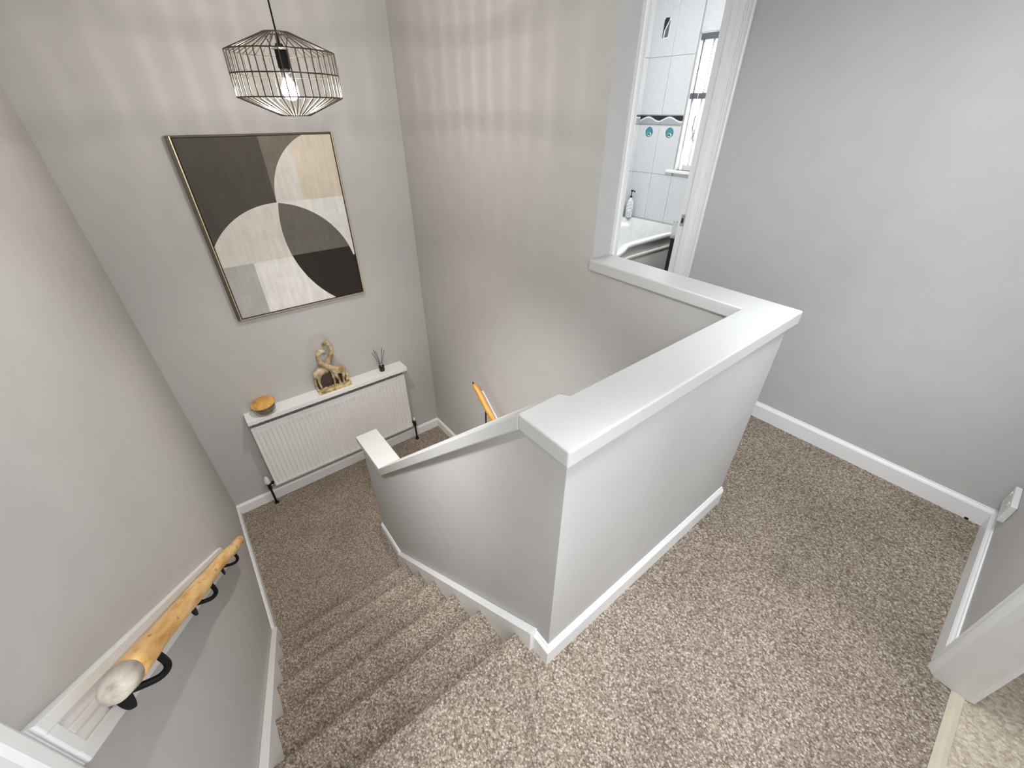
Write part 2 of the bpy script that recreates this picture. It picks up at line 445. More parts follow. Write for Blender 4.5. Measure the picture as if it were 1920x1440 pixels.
# landing floor and others
fl = prism('floor', M['carpet'], [(0, YC - 0.06), (RX, YC - 0.06), (RX, YD + 0.05), (XB, YD + 0.05), (XB, 0.0), (XA, 0.0), (XA, YN - 0.0325), (0, YN - 0.0325)], 'z', -0.24, 0.0, kind=S)
box('floor_half_landing', M['carpet'], 0, W, YN + 5 * G + 0.0, L, LF - 0.2, LF, kind=S)
box('floor_bedroom', M['carpet_beige'], -1.0, 4.0, -3.7, YC - 0.075, -0.2, -0.004, kind=S)
box('floor_hall', M['carpet'], -0.12, W, -1.2, L, HF - 0.1, HF, kind=S)
# bedroom shell behind the camera
bm = bmesh.new()
add_box(bm, -1.0, -0.9, -3.7, YC - 0.1, 0, CH); add_box(bm, 3.9, 4.0, -3.7, YC - 0.1, 0, CH)
add_box(bm, -1.0, 4.0, -3.8, -3.7, 0, CH); add_box(bm, -1.0, -0.12, YC - 0.1, YC, 0, CH); add_box(bm, RX, 4.0, YC - 0.1, YC, 0, CH)
finish('wall_bedroom', bm, M['wall'], kind=S)
box('ceiling_bedroom', M['ceiling'], -1.0, 4.0, -3.8, YC - 0.1, CH, CH + 0.1, kind=S)

# ---------------------------------------------------------------- skirting boards
def skirt_prof(h=BH, tk=BT):   # (out, up)
    return [(0, 0), (tk, 0), (tk, h - 0.020), (tk * 0.75, h - 0.012), (tk * 0.42, h - 0.005), (tk * 0.35, h), (0, h)]
def skirt_y(name, x, sgn, y0, y1, z, h=BH):     # runs along y on a wall at x, proud towards sgn
    return prism(name, M['white'], [(x + sgn * a, z + b) for a, b in skirt_prof(h)], 'y', y0, y1, kind=S)
def skirt_x(name, y, sgn, x0, x1, z, h=BH):
    return prism(name, M['white'], [(y + sgn * a, z + b) for a, b in skirt_prof(h)], 'x', x0, x1, kind=S)
skirt_x('baseboard_back', L, -1, 0, W, LF)
skirt_y('baseboard_left', 0, 1, 1.45, L - BT, LF)
skirt_y('baseboard_right', W, -1, 1.62, L - BT, LF)
skirt_y('baseboard_half_wall_stair', XA, -1, 1.44, 1.864, LF)
def l_skirt(name, path, z, h=BH):
    """one mitred skirting run round outside corners; path of wall points, proud to the right of travel"""
    bm = bmesh.new(); pr = skirt_prof(h); n = len(path); rings = []
    for i in range(n):
        p = Vector(path[i]); a = (p - Vector(path[i - 1])).normalized() if i else None; b = (Vector(path[i + 1]) - p).normalized() if i < n - 1 else None
        na = Vector((a.y, -a.x)) if a else None; nb = Vector((b.y, -b.x)) if b else None
        if na and nb: m_ = (na + nb); m_ = m_ / (1 + na.dot(nb))
        else: m_ = na or nb
        rings.append([bm.verts.new((p.x + m_.x * o_, p.y + m_.y * o_, z + u_)) for o_, u_ in pr])
    for a, b in zip(rings, rings[1:]):
        for k in range(len(pr)): bm.faces.new((a[k], b[k], b[(k + 1) % len(pr)], a[(k + 1) % len(pr)]))
    bm.faces.new(rings[0]); bm.faces.new(rings[-1][::-1])
    return finish(name, bm, M['white'], kind=S)
l_skirt('baseboard_half_wall', [(XA, 0.06), (XA, 0.0), (XB, 0.0)], 0)
skirt_y('baseboard_landing_right', RX, -1, YC, YD, 0)
skirt_x('baseboard_front', YC, 1, 1.94, RX - BT, 0)
box('cable_hole', M['blackish'], RX - BT - 0.002, RX - 0.004, YC + 0.058, YC + 0.072, 0.0, 0.010, kind=S).name = 'trim_2'

# ---------------------------------------------------------------- staircase (upper flight)
def step_outline(y_nose, z_top, dirn, depth, th=0.045, r=0.021):
    """tread with rounded carpeted nosing and the riser under it; outline in (y,z)"""
    pts = []
    for k in range(7):
        a = math.pi / 2 - math.pi * k / 6
        pts.append((y_nose - dirn * (r - r * math.cos(a)), z_top - r + r * math.sin(a)))
    pts.append((y_nose - dirn * 0.026, z_top - 2 * r))
    pts.append((y_nose - dirn * 0.030, z_top - RS))
    pts.append((y_nose - dirn * (depth), z_top - RS))
    pts.append((y_nose - dirn * (depth), z_top))
    return pts
stair = empty('staircase', (XA / 2, YN, LF), 'brown carpeted staircase running down from the landing to the half landing', 'staircase')
for k in range(6):
    prism('step', M['carpet'], step_outline(YN + k * G, -k * RS, 1, (G + 0.02) if k else 0.033), 'x', 0.022 if k else 0.022, XA - 0.022, stair, smooth=False)
# strings: capped white boards each side
def string_pts():
    return [(0.055, -0.02), (0.055, 0.130), (0.085, 0.130 - 0.0), (0.11, 0.162 + K * 0.11 + 0.0), (1.530, 0.162 + K * 1.530), (1.530, LF), (1.41, LF), (0.10, -0.13)]
prism('string_board', M['white'], [(0.055, 0.0), (0.055, 0.120), (1.529, 0.162 + K * 1.529), (1.529, LF), (1.38, LF), (0.12, -0.2)], 'x', XA - 0.031, XA - 0.0005, stair, bevel=0.002)
prism('string_board', M['white'], [(0.10, 0.0), (0.10, 0.076), (1.529, 0.162 + K * 1.529), (1.529, LF), (1.38, LF), (0.14, -0.2)], 'x', 0.0005, 0.031, stair, bevel=0.002)

# lower flight, turning back under the landing
stair2 = empty('staircase', (1.46, 1.5, HF), 'lower carpeted flight turning down behind the half wall', 'staircase')
for k in range(1, 6):
    prism('step', M['carpet'], step_outline(1.40 - k * G + G, LF - k * RS, -1, G + 0.02), 'x', XA + TW + 0.002, W - 0.022, stair2)
prism('string_board', M['white'], [(1.62, LF), (1.62, LF + BH), (1.50, LF + BH), (0.20, LF - 1.02), (0.20, HF), (0.34, HF), (1.30, LF - 0.35)], 'x', W - 0.022, W - 0.0005, stair2)

# ---------------------------------------------------------------- doors
# door_1: bathroom doorway
d1 = empty('door_1', (2.44, YD, 0), kind=S)
def arch_prof(x0, x1, out):    # moulded architrave section in (x,y), x0 outer edge, x1 inner edge; out sign -1 -> proud of y plane
    dx = x1 - x0
    return [(x0, 0), (x0, out * 0.016), (x0 + dx * 0.10, out * 0.019), (x0 + dx * 0.30, out * 0.019), (x0 + dx * 0.36, out * 0.013), (x0 + dx * 0.46, out * 0.015),
            (x0 + dx * 0.80, out * 0.012), (x0 + dx * 0.84, out * 0.009), (x1, out * 0.009), (x1, 0)]
def architrave(name, x0, x1, y, out, z0, z1, parent):
    return prism(name, M['white'], [(a, y + b) for a, b in arch_prof(x0, x1, out)], 'z', z0, z1, parent)
architrave('architrave', 2.046, 2.090, YD, -1, 0.0, 2.11, d1)
architrave('architrave', RX - 0.0002, 2.790, YD, -1, 0.0, 2.11, d1)
box('head_architrave', M['white'], 2.046, RX - 0.001, YD - 0.017, YD, 2.065, 2.13, d1, bevel=0.003)
bm = bmesh.new()
add_prism(bm, [(2.797, YD - 0.004), (2.797, YD + 0.097), (2.777, YD + 0.097), (2.777, YD + 0.052), (2.765, YD + 0.052), (2.765, YD + 0.022), (2.777, YD + 0.022), (2.777, YD - 0.004)], 'z', 0, 2.07)
finish('lining', bm, M['white'], d1, bevel=0.0015)
bm = bmesh.new()
add_prism(bm, [(2.083, YD - 0.004), (2.083, YD + 0.097), (2.100, YD + 0.097), (2.100, YD + 0.052), (2.106, YD + 0.052), (2.106, YD + 0.022), (2.100, YD + 0.022), (2.100, YD - 0.004)], 'z', 0, 2.07)
finish('lining', bm, M['white'], d1, bevel=0.0015)
box('head_lining', M['white'], 2.1, 2.777, YD - 0.004, YD + 0.097, 2.052, 2.07, d1)
sp = box('strike_plate', M['chrome'], 2.7745, 2.7772, YD + 0.060, YD + 0.082, 1.02, 1.085, d1, bevel=0.0008)
box('latch_hole', M['blackish'], 2.7738, 2.7746, YD + 0.065, YD + 0.077, 1.037, 1.065, sp)

# door_2: closed white door in the left wall by the head of the stairs
d2 = empty('door_2', (0, -0.35, 0), kind=S)
prism('architrave', M['white'], [(0.0005, 0.088), (0.016, 0.088), (0.020, 0.080), (0.020, 0.060), (0.015, 0.052), (0.013, 0.022), (0.0005, 0.022)], 'z', 0.0, 2.10, d2)
prism('architrave', M['white'], [(0.0005, -0.80), (0.016, -0.80), (0.020, -0.79), (0.013, -0.734), (0.0005, -0.734)], 'z', 0.0, 2.10, d2)
box('lining', M['white'], -0.12, 0.004, 0.018, 0.034, 0, 2.03, d2)
box('leaf', M['white'], -0.055, -0.018, -0.735, 0.017, 0.005, 2.025, d2, bevel=0.002)

# door_3: doorway to the bedroom
d3 = empty('door_3', (1.5, YC, 0), kind=S)
prism('architrave', M['white'], [(1.953, YC + 0.0003), (1.953, YC + 0.010), (1.947, YC + 0.016), (1.930, YC + 0.012), (1.922, YC + 0.018), (1.903, YC + 0.018), (1.899, YC + 0.010), (1.890, YC + 0.006), (1.887, YC + 0.0003)], 'z', 0, 2.08, d3)
prism('lining', M['white'], [(1.906, YC + 0.004), (1.887, YC + 0.004), (1.880, YC - 0.014), (1.878, YC - 0.060), (1.878, YC - 0.090), (1.883, YC - 0.104), (1.895, YC - 0.108), (1.906, YC - 0.108)], 'z', 0, 2.03, d3, smooth=False)
prism('architrave', M['white'], [(1.03, YC), (1.03, YC + 0.016), (1.09, YC + 0.012), (1.09, YC)], 'z', 0, 2.08, d3)
box('head_lining', M['white'], 1.08, 1.906, YC - 0.108, YC + 0.004, 2.01, 2.03, d3)
bm = bmesh.new()
add_prism(bm, [(-0.936 + 0.0, 0.0), (-0.934, 0.005), (-0.922, 0.0075), (-0.912, 0.0055), (-0.902, 0.0012), (-0.902, -0.001), (-0.936, -0.001)], 'x', 1.082, 1.877)
tb = finish('threshold_strip', bm, M['brass'], None)
tag(tb, 'pale metal threshold strip between the brown and beige carpets in the doorway', 'threshold strip')

# double socket low on the wall beside the bedroom doorway
so = empty('wall_socket', (2.755, YC, 0.16), 'white double wall socket low beside the landing corner', 'socket')
box('face_plate', M['plastic'], 2.665, 2.835, YC + 0.0003, YC + 0.022, 0.168, 0.262, so, bevel=0.005)
for sxx in (2.705, 2.795): box('rocker_switch', M['plastic'], sxx - 0.008, sxx + 0.008, YC + 0.022, YC + 0.026, 0.232, 0.248, so, bevel=0.001)

# ---------------------------------------------------------------- handrails
def handrail(x_wall, sgn, y0, y1, zc, by, label, board_label, rough_end=True, by0=None, by1=None, top_first=True, slope=K):
    """zc(y): centre height of rail; board on the wall behind it"""
    base = Vector((x_wall + sgn * 0.075, (y0 + y1) / 2, zc((y0 + y1) / 2)))
    rl = empty('handrail', base, label, 'handrail', None)
    f = bz if sgn > 0 else bz2
    h = 0.0675
    X = lambda a: x_wall + sgn * a
    def sl(name, o0, o1, ya, yb, xa, xb, bev=0.0015):
        q = [(ya, f(ya) + o0), (yb, f(yb) + o0), (yb, f(yb) + o1), (ya, f(ya) + o1)]
        a, b = sorted((X(xa), X(xb)))
        return prism(name, M['white'], q, 'x', a, b, bd or rl, bevel=bev)
    bd = None
    bd = sl('backboard', -h, h, by0, by1, 0.0005, 0.012); bd['label'] = 'white moulded backing board'

    sl('edge_moulding', h - 0.030, h, by0, by1, 0.0118, 0.020, 0.003)
    sl('edge_moulding', -h, -h + 0.034, by0, by1, 0.0118, 0.020, 0.003)
    sl('centre_bead', -0.006, 0.012, by0 + 0.03, by1 - 0.03, 0.0118, 0.016, 0.002)
    sl('end_moulding', -h + 0.030, h - 0.028, by0, by0 + 0.026, 0.0118, 0.019, 0.003)
    sl('end_moulding', -h + 0.030, h - 0.028, by1 - 0.026, by1, 0.0118, 0.019, 0.003)
    n = 46; bm = bmesh.new(); pts = []; rad = []
    rr = random.Random(3 if sgn > 0 else 8)
    for i in range(n + 1):
        u = i / n; y = y0 + (y1 - y0) * u
        pts.append((X(0.075) + 0.003 * math.sin(u * 9 + 1), y, zc(y) + 0.003 * math.sin(u * 13)))
        q = 0.0238 + 0.0016 * math.sin(u * 17 + 2) + rr.uniform(-0.0006, 0.0006)
        if i < 3 and not rough_end: q *= (0.55, 0.85, 0.97)[i]
        if i > n - 3: q *= (0.97, 0.84, 0.5)[i - n + 2]
        rad.append(q)
    c0 = 1 if rough_end else 0
    add_tube(bm, pts[c0:], rad[c0:], 20)
    finish('pole', bm, M['rail'] if sgn > 0 else M['rail2'], rl, None, True)
    if rough_end:
        bm = bmesh.new()
        e = [Vector(pts[0]) + Vector((0, -0.004, 0.003))] + [Vector(p) for p in pts[0:2]]
        add_tube(bm, e, [rad[0] * 0.50, rad[0] * 0.86] + rad[1:2], 20)
        finish('cut_end', bm, M['rail_end'], rl, None, True)['label'] = 'weathered grey cut end'
    # brackets: teardrop plate on the board, bent arm up to the rail
    for y in by:
        zb = f(y) - 0.03
        bk = []
        bm = bmesh.new()
        outl = []
        for k in range(20):
            a = 2 * math.pi * k / 20
            rx_ = 0.017 * (1.0 if math.sin(a) > 0 else 1.0); 
            outl.append((y + 0.023 * math.cos(a) * (1.0 + 0.25 * math.sin(a)), zb + 0.046 * math.sin(a)))
        add_prism(bm, outl, 'x', X(0.020) if sgn > 0 else X(0.025), X(0.025) if sgn > 0 else X(0.020))
        add_tube(bm, spline([(X(0.022), y, zb + 0.006), (X(0.052), y + 0.002, zb - 0.008), (X(0.072), y + 0.004, zb - 0.014), (X(0.086), y + 0.008, zb - 0.008), (X(0.090), y + 0.012, zb + 0.008), (X(0.086), y + 0.014, zc(y) - 0.022), (X(0.080), y + 0.014, zc(y) - 0.018)]), 0.0066, 10)
        # saddle strip under the rail
        sd = [(y - 0.02, zc(y - 0.02) - 0.0265), (y + 0.05, zc(y + 0.05) - 0.0265), (y + 0.05, zc(y + 0.05) - 0.0235), (y - 0.02, zc(y - 0.02) - 0.0235)]
        add_prism(bm, sd, 'x', min(X(0.068), X(0.084)), max(X(0.068), X(0.084)))
        finish('bracket', bm, M['black_metal'], rl, None, False)
    return rl
bz = lambda y: 0.861 - 0.859 * (y - 0.098)            # left board centre
zl = lambda y: 0.983 - 0.860 * y
zr = lambda y: -0.229 + 0.862 * (y - 1.881)
bz2 = lambda y: -0.380 + 0.862 * (y - 1.868)
r1 = handrail(0.0, 1, 0.130, 1.690, zl, (0.235, 0.715, 1.245), 'knotty pine pole handrail on white board and black brackets above the stairs, left wall', '', True, 0.098, 1.470)
r2 = handrail(W, -1, 1.885, 0.55, zr, (1.70, 1.2, 0.7), 'short visible end of golden pine handrail rising behind the sloping white coping', '', False, 1.868, 0.60)
# knots on the second rail
for (y, dz_) in ((1.882, 0.012), (1.688, 0.010)):
    bm = bmesh.new()
    m4 = Matrix.Translation((W - 0.083, y, zr(y) + dz_ + 0.004)) @ Matrix.Diagonal((0.006, 0.006, 0.008, 1))
    bmesh.ops.create_icosphere(bm, subdivisions=2, radius=1.2, matrix=m4)
    finish('knot', bm, M['knot'], r2)

# ---------------------------------------------------------------- radiator, shelf
rad = empty('radiator', (0.955, L, LF + 0.2), 'white ribbed panel radiator on the far wall under a white shelf', 'radiator')
x0, x1, z0, z1, yf = 0.320, 1.590, -1.055, -0.428, L - 0.100
NR = 38; pitch = (x1 - x0) / NR
bm = bmesh.new()
zs = [z0, z0 + 0.006, z0 + 0.018, z0 + 0.026, z0 + 0.036, z0 + 0.05, z1 - 0.085, z1 - 0.07, z1 - 0.058, z1 - 0.03, z1 - 0.006, z1]
amp = [0, 0, 0, 0.4, 0.85, 1, 1, 0.8, 0.0, 0, 0, 0]
edge = [0.006, 0.0015, 0, 0, 0, 0, 0, 0, 0, 0, 0.0015, 0.006]
NC = 6; xs = []; pr = []
prof6 = [0, 0.0, 0.35, 1.0, 1.0, 0.35]
for i in range(NR):
    for k in range(NC): xs.append(x0 + (i + k / NC) * pitch); pr.append(prof6[k])
xs.append(x1); pr.append(0)
grid = [[bm.verts.new((x, yf + edge[j] - (-0.009) * pr[i] * amp[j] * (1 if 2 < i < len(xs) - 3 else 0), z)) for i, x in enumerate(xs)] for j, z in enumerate(zs)]
for j in range(len(zs) - 1):
    for i in range(len(xs) - 1): bm.faces.new((grid[j][i], grid[j][i + 1], grid[j + 1][i + 1], grid[j + 1][i]))
pan = finish('front_panel', bm, M['radiator'], rad, None, True)
md = pan.modifiers.new('thick', 'SOLIDIFY'); md.thickness = 0.0015
box('back_panel', M['radiator'], x0 + 0.01, x1 - 0.01, L - 0.036, L - 0.026, z0 + 0.01, z1 - 0.01, rad, bevel=0.003)
for a in (x0, x1 - 0.004): box('side_cover', M['radiator'], a, a + 0.004, yf + 0.004, L - 0.026, z0 + 0.006, z1 - 0.006, rad, bevel=0.001)
gr = bmesh.new()
for a in (0, 1): add_box(gr, x0 + 0.004, x1 - 0.004, yf + 0.006 + a * 0.06, yf + 0.012 + a * 0.06, z1 - 0.012, z1 - 0.004)
for i in range(90): add_box(gr, x0 + 0.01 + i * 0.01397, x0 + 0.014 + i * 0.01397, yf + 0.011, yf + 0.067, z1 - 0.011, z1 - 0.006)
finish('top_grille', gr, M['radiator'], rad)
for bx in (0.5, 1.41): box('wall_bracket', M['radiator'], bx - 0.02, bx + 0.02, L - 0.027, L - 0.0005, z0 + 0.08, z1 - 0.05, rad)
# weld dots along the bottom edge
proto = None
for i in range(NR - 1):
    xx = x0 + (i + 1) * pitch
    if proto is None:
        bm = bmesh.new(); bmesh.ops.create_icosphere(bm, subdivisions=1, radius=1.0, matrix=Matrix.Translation((xx, yf - 0.0005, z0 + 0.024)) @ Matrix.Diagonal((0.0085, 0.005, 0.0075, 1)))
        proto = finish('embossed_boss', bm, M['radiator'], rad, None, True)
    else:
        q = proto.copy(); C.objects.link(q); q.parent = rad; q.location.x += i * pitch
yv = L - 0.062
def valve(xc, thermo):
    p = empty('valve', (xc, yv, z0 - 0.03)); p.parent = rad; p.location = Vector((xc, yv, z0 - 0.03)) - wloc(rad)
    s_ = 1 if thermo else -1
    zc_ = z0 + 0.03
    bm = bmesh.new()
    add_tube(bm, [(xc, yv, zc_), (xc + s_ * 0.055, yv, zc_)], 0.011, 12)
    add_tube(bm, [(xc, yv, zc_ + 0.012), (xc, yv, zc_ - 0.055)], [0.013, 0.015], 12)
    finish('valve_body', bm, M['pipe'], p, None, True)
    if thermo:
        lathe('thermostat_head', M['plastic'], [(0, 0.085), (0.008, 0.084), (0.010, 0.070), (0.017, 0.064), (0.019, 0.040), (0.024, 0.026), (0.024, 0.012), (0, 0.012)], (xc, yv, zc_), p, 20)
        lathe('chrome_nut', M['chrome'], [(0, 0), (0.011, 0), (0.011, 0.014), (0, 0.014)], (xc + 0.022, yv - 0.012, zc_ - 0.02), p, 8)
    else:
        lathe('lockshield_cap', M['plastic'], [(0, 0.045), (0.010, 0.043), (0.014, 0.030), (0.014, 0.010), (0, 0.010)], (xc, yv, zc_), p, 16)
    tube('supply_pipe', M['pipe'], [(xc, yv, zc_ - 0.05), (xc, yv, LF + 0.002)], 0.0085, p)
    lathe('pipe_collar', M['pipe'], [(0, 0), (0.019, 0), (0.017, 0.010), (0.010, 0.012), (0, 0.012)], (xc, yv, LF + 0.0005), p, 16)
valve(0.275, True); valve(1.630, False)

shelf = empty('wall_shelf', (0.964, L, -0.378), 'narrow white shelf on the far wall above the ribbed radiator', 'shelf')
box('shelf_board', M['white'], 0.316, 1.612, L - 0.140, L - 0.0005, -0.376, -0.338, shelf, bevel=0.003)
for bx in (0.5, 1.41): prism('shelf_bracket', M['white'], [(L - 0.0005, -0.376), (L - 0.09, -0.376), (L - 0.0005, -0.415)], 'x', bx - 0.01, bx + 0.01, shelf)
ZS = -0.3378

# ---------------------------------------------------------------- things on the shelf
bw = empty('candle_jar', (0.460, L - 0.078, ZS), 'round glass candle bowl with tilted bamboo lid at the left end of the shelf', 'candle jar')
bx, by_ = 0.463, L - 0.085
lathe('glass_bowl', M['amber_glass'], [(0, 0.0005), (0.050, 0.0005), (0.066, 0.010), (0.073, 0.030), (0.074, 0.052), (0.068, 0.070), (0.065, 0.070), (0.070, 0.052), (0.069, 0.032), (0.062, 0.013), (0.048, 0.005), (0, 0.005)], (bx, by_, ZS), bw, 40)
lathe('wax', M['wax'], [(0, 0.006), (0.048, 0.006), (0.061, 0.014), (0.068, 0.030), (0, 0.030)], (bx, by_, ZS), bw, 40)
lathe('lid', M['bamboo'], [(0, -0.007), (0.060, -0.007), (0.064, 0.0), (0.082, 0.0), (0.084, 0.004), (0.084, 0.010), (0.081, 0.013), (0, 0.014)], (bx, by_ , ZS + 0.079), bw, 44, tilt=(R_(3), R_(-5), 0))

fg = empty('giraffe_figurine', (0.98, L - 0.07, ZS), 'carved sculpture of two entwined giraffes on a rectangular base on the shelf', 'figurine')
YF = L - 0.068
b_ = box('base', M['ochre'], 0.856, 1.120, L - 0.118, L - 0.022, ZS + 0.0005, ZS + 0.024, fg, bevel=0.003)
def skin(name, mat, chains, parent, fat=1.38, blobs=()):
    vs, es, rs = [], [], []
    idx = {}
    for ch in chains:
        last = None
        for (x, y, z, r) in ch:
            key = (round(x, 4), round(y, 4), round(z, 4))
            if key not in idx: idx[key] = len(vs); vs.append(Vector((x, y, z))); rs.append(r)
            i = idx[key]
            if last is not None and last != i: es.append((last, i))
            last = i
    o0 = wloc(parent)
    me = bpy.data.meshes.new(name); me.from_pydata([v - o0 for v in vs], es, [])
    o = bpy.data.objects.new(name, me); C.objects.link(o); o.parent = parent
    md = o.modifiers.new('skin', 'SKIN'); md.use_smooth_shade = True
    sv = me.skin_vertices[0].data
    for i, r in enumerate(rs): sv[i].radius = (r * fat, r * fat)
    sv[0].use_root = True
    md = o.modifiers.new('sub', 'SUBSURF'); md.levels = 2; md.render_levels = 2
    dg = bpy.context.evaluated_depsgraph_get(); dg.update()
    me2 = bpy.data.meshes.new_from_object(o.evaluated_get(dg))
    if blobs:
        bm = bmesh.new(); bm.from_mesh(me2)
        for (x, y, z, rx, ry, rz, ang) in blobs:
            m4 = Matrix.Translation(Vector((x, y, z)) - o0) @ Matrix.Rotation(ang, 4, 'Y') @ Matrix.Diagonal((rx, ry, rz, 1))
            bmesh.ops.create_icosphere(bm, subdivisions=3, radius=1, matrix=m4)
        bm.to_mesh(me2); bm.free()
        o.modifiers.clear(); o.data = me2
        rm = o.modifiers.new('remesh', 'REMESH'); rm.mode = 'VOXEL'; rm.voxel_size = 0.0024
        sm = o.modifiers.new('smooth', 'SMOOTH'); sm.factor = 0.6; sm.iterations = 4
        dg = bpy.context.evaluated_depsgraph_get(); dg.update()
        me2 = bpy.data.meshes.new_from_object(o.evaluated_get(dg))
    o.modifiers.clear(); o.data = me2; me2.materials.clear(); me2.materials.append(mat)
    for p in me2.polygons: p.use_smooth = True
    return o
Y1 = YF + 0.010; Y2 = YF - 0.018; zb = ZS + 0.020
body = (0.915, Y1, -0.160, 0.018)
skin('left_giraffe', M['stone'], [
    [body, (0.952, Y1, -0.158, 0.019), (0.975, Y1, -0.135, 0.021), (1.000, Y1, -0.088, 0.017), (1.030, Y1, -0.040, 0.015), (1.046, Y1, 0.005, 0.014), (1.044, Y1, 0.045, 0.013), (1.025, Y1, 0.070, 0.014), (1.000, Y1 - 0.004, 0.066, 0.013), (0.982, Y1 - 0.008, 0.048, 0.008)],
    [body, (0.885, Y1, -0.168, 0.018), (0.872, Y1 + 0.012, -0.195, 0.014), (0.862, Y1 + 0.014, -0.250, 0.007), (0.866, Y1 + 0.014, zb, 0.007)],
    [(0.885, Y1, -0.168, 0.018), (0.895, Y1 - 0.016, -0.200, 0.014), (0.884, Y1 - 0.018, -0.245, 0.007), (0.894, Y1 - 0.018, zb, 0.007)],
    [(0.952, Y1, -0.158, 0.019), (0.945, Y1 - 0.014, -0.205, 0.011), (0.938, Y1 - 0.016, -0.255, 0.006), (0.934, Y1 - 0.016, zb, 0.007)],
    [(0.952, Y1, -0.158, 0.019), (0.975, Y1 + 0.010, -0.200, 0.011), (0.990, Y1 + 0.010, -0.250, 0.006), (0.984, Y1 + 0.010, zb, 0.007)],
    [(1.025, Y1, 0.070, 0.014), (1.034, Y1, 0.086, 0.004)]], fg, 1.30, [(0.915, Y1, -0.162, 0.056, 0.030, 0.036, 0.0), (0.885, Y1, -0.172, 0.030, 0.028, 0.034, 0.0), (0.958, Y1, -0.150, 0.030, 0.027, 0.036, -0.5), (1.003, Y1 - 0.003, 0.066, 0.026, 0.014, 0.013, 0.6), (1.028, Y1, 0.086, 0.005, 0.012, 0.010, 0.3)])
body = (1.052, Y2, -0.172, 0.018)
skin('right_giraffe', M['stone'], [
    [body, (1.015, Y2, -0.162, 0.019), (0.992, Y2, -0.135, 0.020), (0.958, Y2, -0.098, 0.017), (0.932, Y2, -0.070, 0.015), (0.922, Y2, -0.030, 0.014), (0.928, Y2, 0.005, 0.013), (0.950, Y2, 0.026, 0.014), (0.972, Y2, 0.022, 0.012), (0.984, Y2, 0.006, 0.007)],
    [body, (1.078, Y2, -0.185, 0.018), (1.092, Y2 + 0.010, -0.220, 0.013), (1.096, Y2 + 0.010, -0.270, 0.007), (1.096, Y2 + 0.010, zb, 0.007)],
    [(1.078, Y2, -0.185, 0.018), (1.078, Y2 - 0.012, -0.225, 0.013), (1.066, Y2 - 0.012, -0.270, 0.007), (1.070, Y2 - 0.012, zb, 0.007)],
    [(1.015, Y2, -0.162, 0.019), (1.020, Y2 - 0.012, -0.215, 0.012), (1.036, Y2 - 0.012, -0.270, 0.006), (1.034, Y2 - 0.012, zb, 0.007)],
    [(1.015, Y2, -0.162, 0.019), (0.998, Y2 + 0.004, -0.220, 0.011), (1.000, Y2 + 0.004, -0.270, 0.006), (0.994, Y2 + 0.004, zb, 0.007)],
    [(0.950, Y2, 0.026, 0.014), (0.944, Y2, 0.044, 0.004)]], fg, 1.30, [(1.050, Y2, -0.175, 0.054, 0.030, 0.035, 0.0), (1.080, Y2, -0.186, 0.029, 0.028, 0.034, 0.0), (1.012, Y2, -0.158, 0.030, 0.027, 0.036, 0.5), (0.970, Y2, 0.022, 0.024, 0.014, 0.013, 0.5), (0.944, Y2, 0.040, 0.005, 0.012, 0.009, -0.3)])
bm = bmesh.new()
for i in range(26):
    q = random.Random(i)
    xx = q.uniform(0.866, 1.110); yy = q.uniform(L - 0.110, L - 0.030)
    m4 = Matrix.Translation((xx, yy, ZS + 0.024)) @ Matrix.Diagonal((q.uniform(0.008, 0.018), q.uniform(0.008, 0.014), q.uniform(0.004, 0.012), 1))
    bmesh.ops.create_icosphere(bm, subdivisions=1, radius=1, matrix=m4)
finish('carved_ground', bm, M['ochre'], fg, None, True, kind='stuff')
prism('dark_core', M['dark_core'], [(0.872, ZS + 0.02), (1.104, ZS + 0.02), (1.106, -0.262), (1.085, -0.225), (1.03, -0.205), (0.98, -0.185), (0.93, -0.180), (0.885, -0.200), (0.870, -0.245)], 'y', YF + 0.002, YF + 0.022, fg, bevel=0.004)
YB = YF - 0.03
skin('baby_giraffe', M['ochre'], [
    [(1.100, YB, -0.262, 0.011), (1.106, YB, -0.248, 0.008), (1.104, YB, -0.232, 0.007), (1.096, YB, -0.228, 0.005)],
    [(1.100, YB, -0.262, 0.011), (1.093, YB, -0.280, 0.006), (1.092, YB, zb, 0.005)],
    [(1.100, YB, -0.262, 0.011), (1.108, YB, -0.280, 0.006), (1.109, YB, zb, 0.005)]], fg)

rd = empty('reed_diffuser', (1.415, L - 0.065, ZS), 'small black reed diffuser at the right end of the shelf', 'diffuser')
dx_, dy_ = 1.412, L - 0.062
lathe('bottle', M['dark_glass'], [(0, 0.0005), (0.0225, 0.0005), (0.024, 0.003), (0.024, 0.052), (0.020, 0.058), (0.009, 0.060), (0.009, 0.066), (0, 0.066)], (dx_, dy_, ZS), rd, 24)
lathe('neck_collar', M['cream_label'], [(0.0, 0.0665), (0.010, 0.0665), (0.011, 0.060), (0.0095, 0.0595)], (dx_, dy_, ZS), rd, 20)
for (ax, ay, hh) in ((-0.052, 0.018, 0.190), (-0.036, 0.020, 0.215), (-0.026, -0.01, 0.212), (0.040, 0.02, 0.205), (0.046, -0.012, 0.196)):
    tube('reed', M['reed'], [(dx_ - ax * 0.12, dy_ - ay * 0.1, ZS + 0.012), (dx_ + ax, dy_ + ay, ZS + hh)], 0.0019, rd, 6)

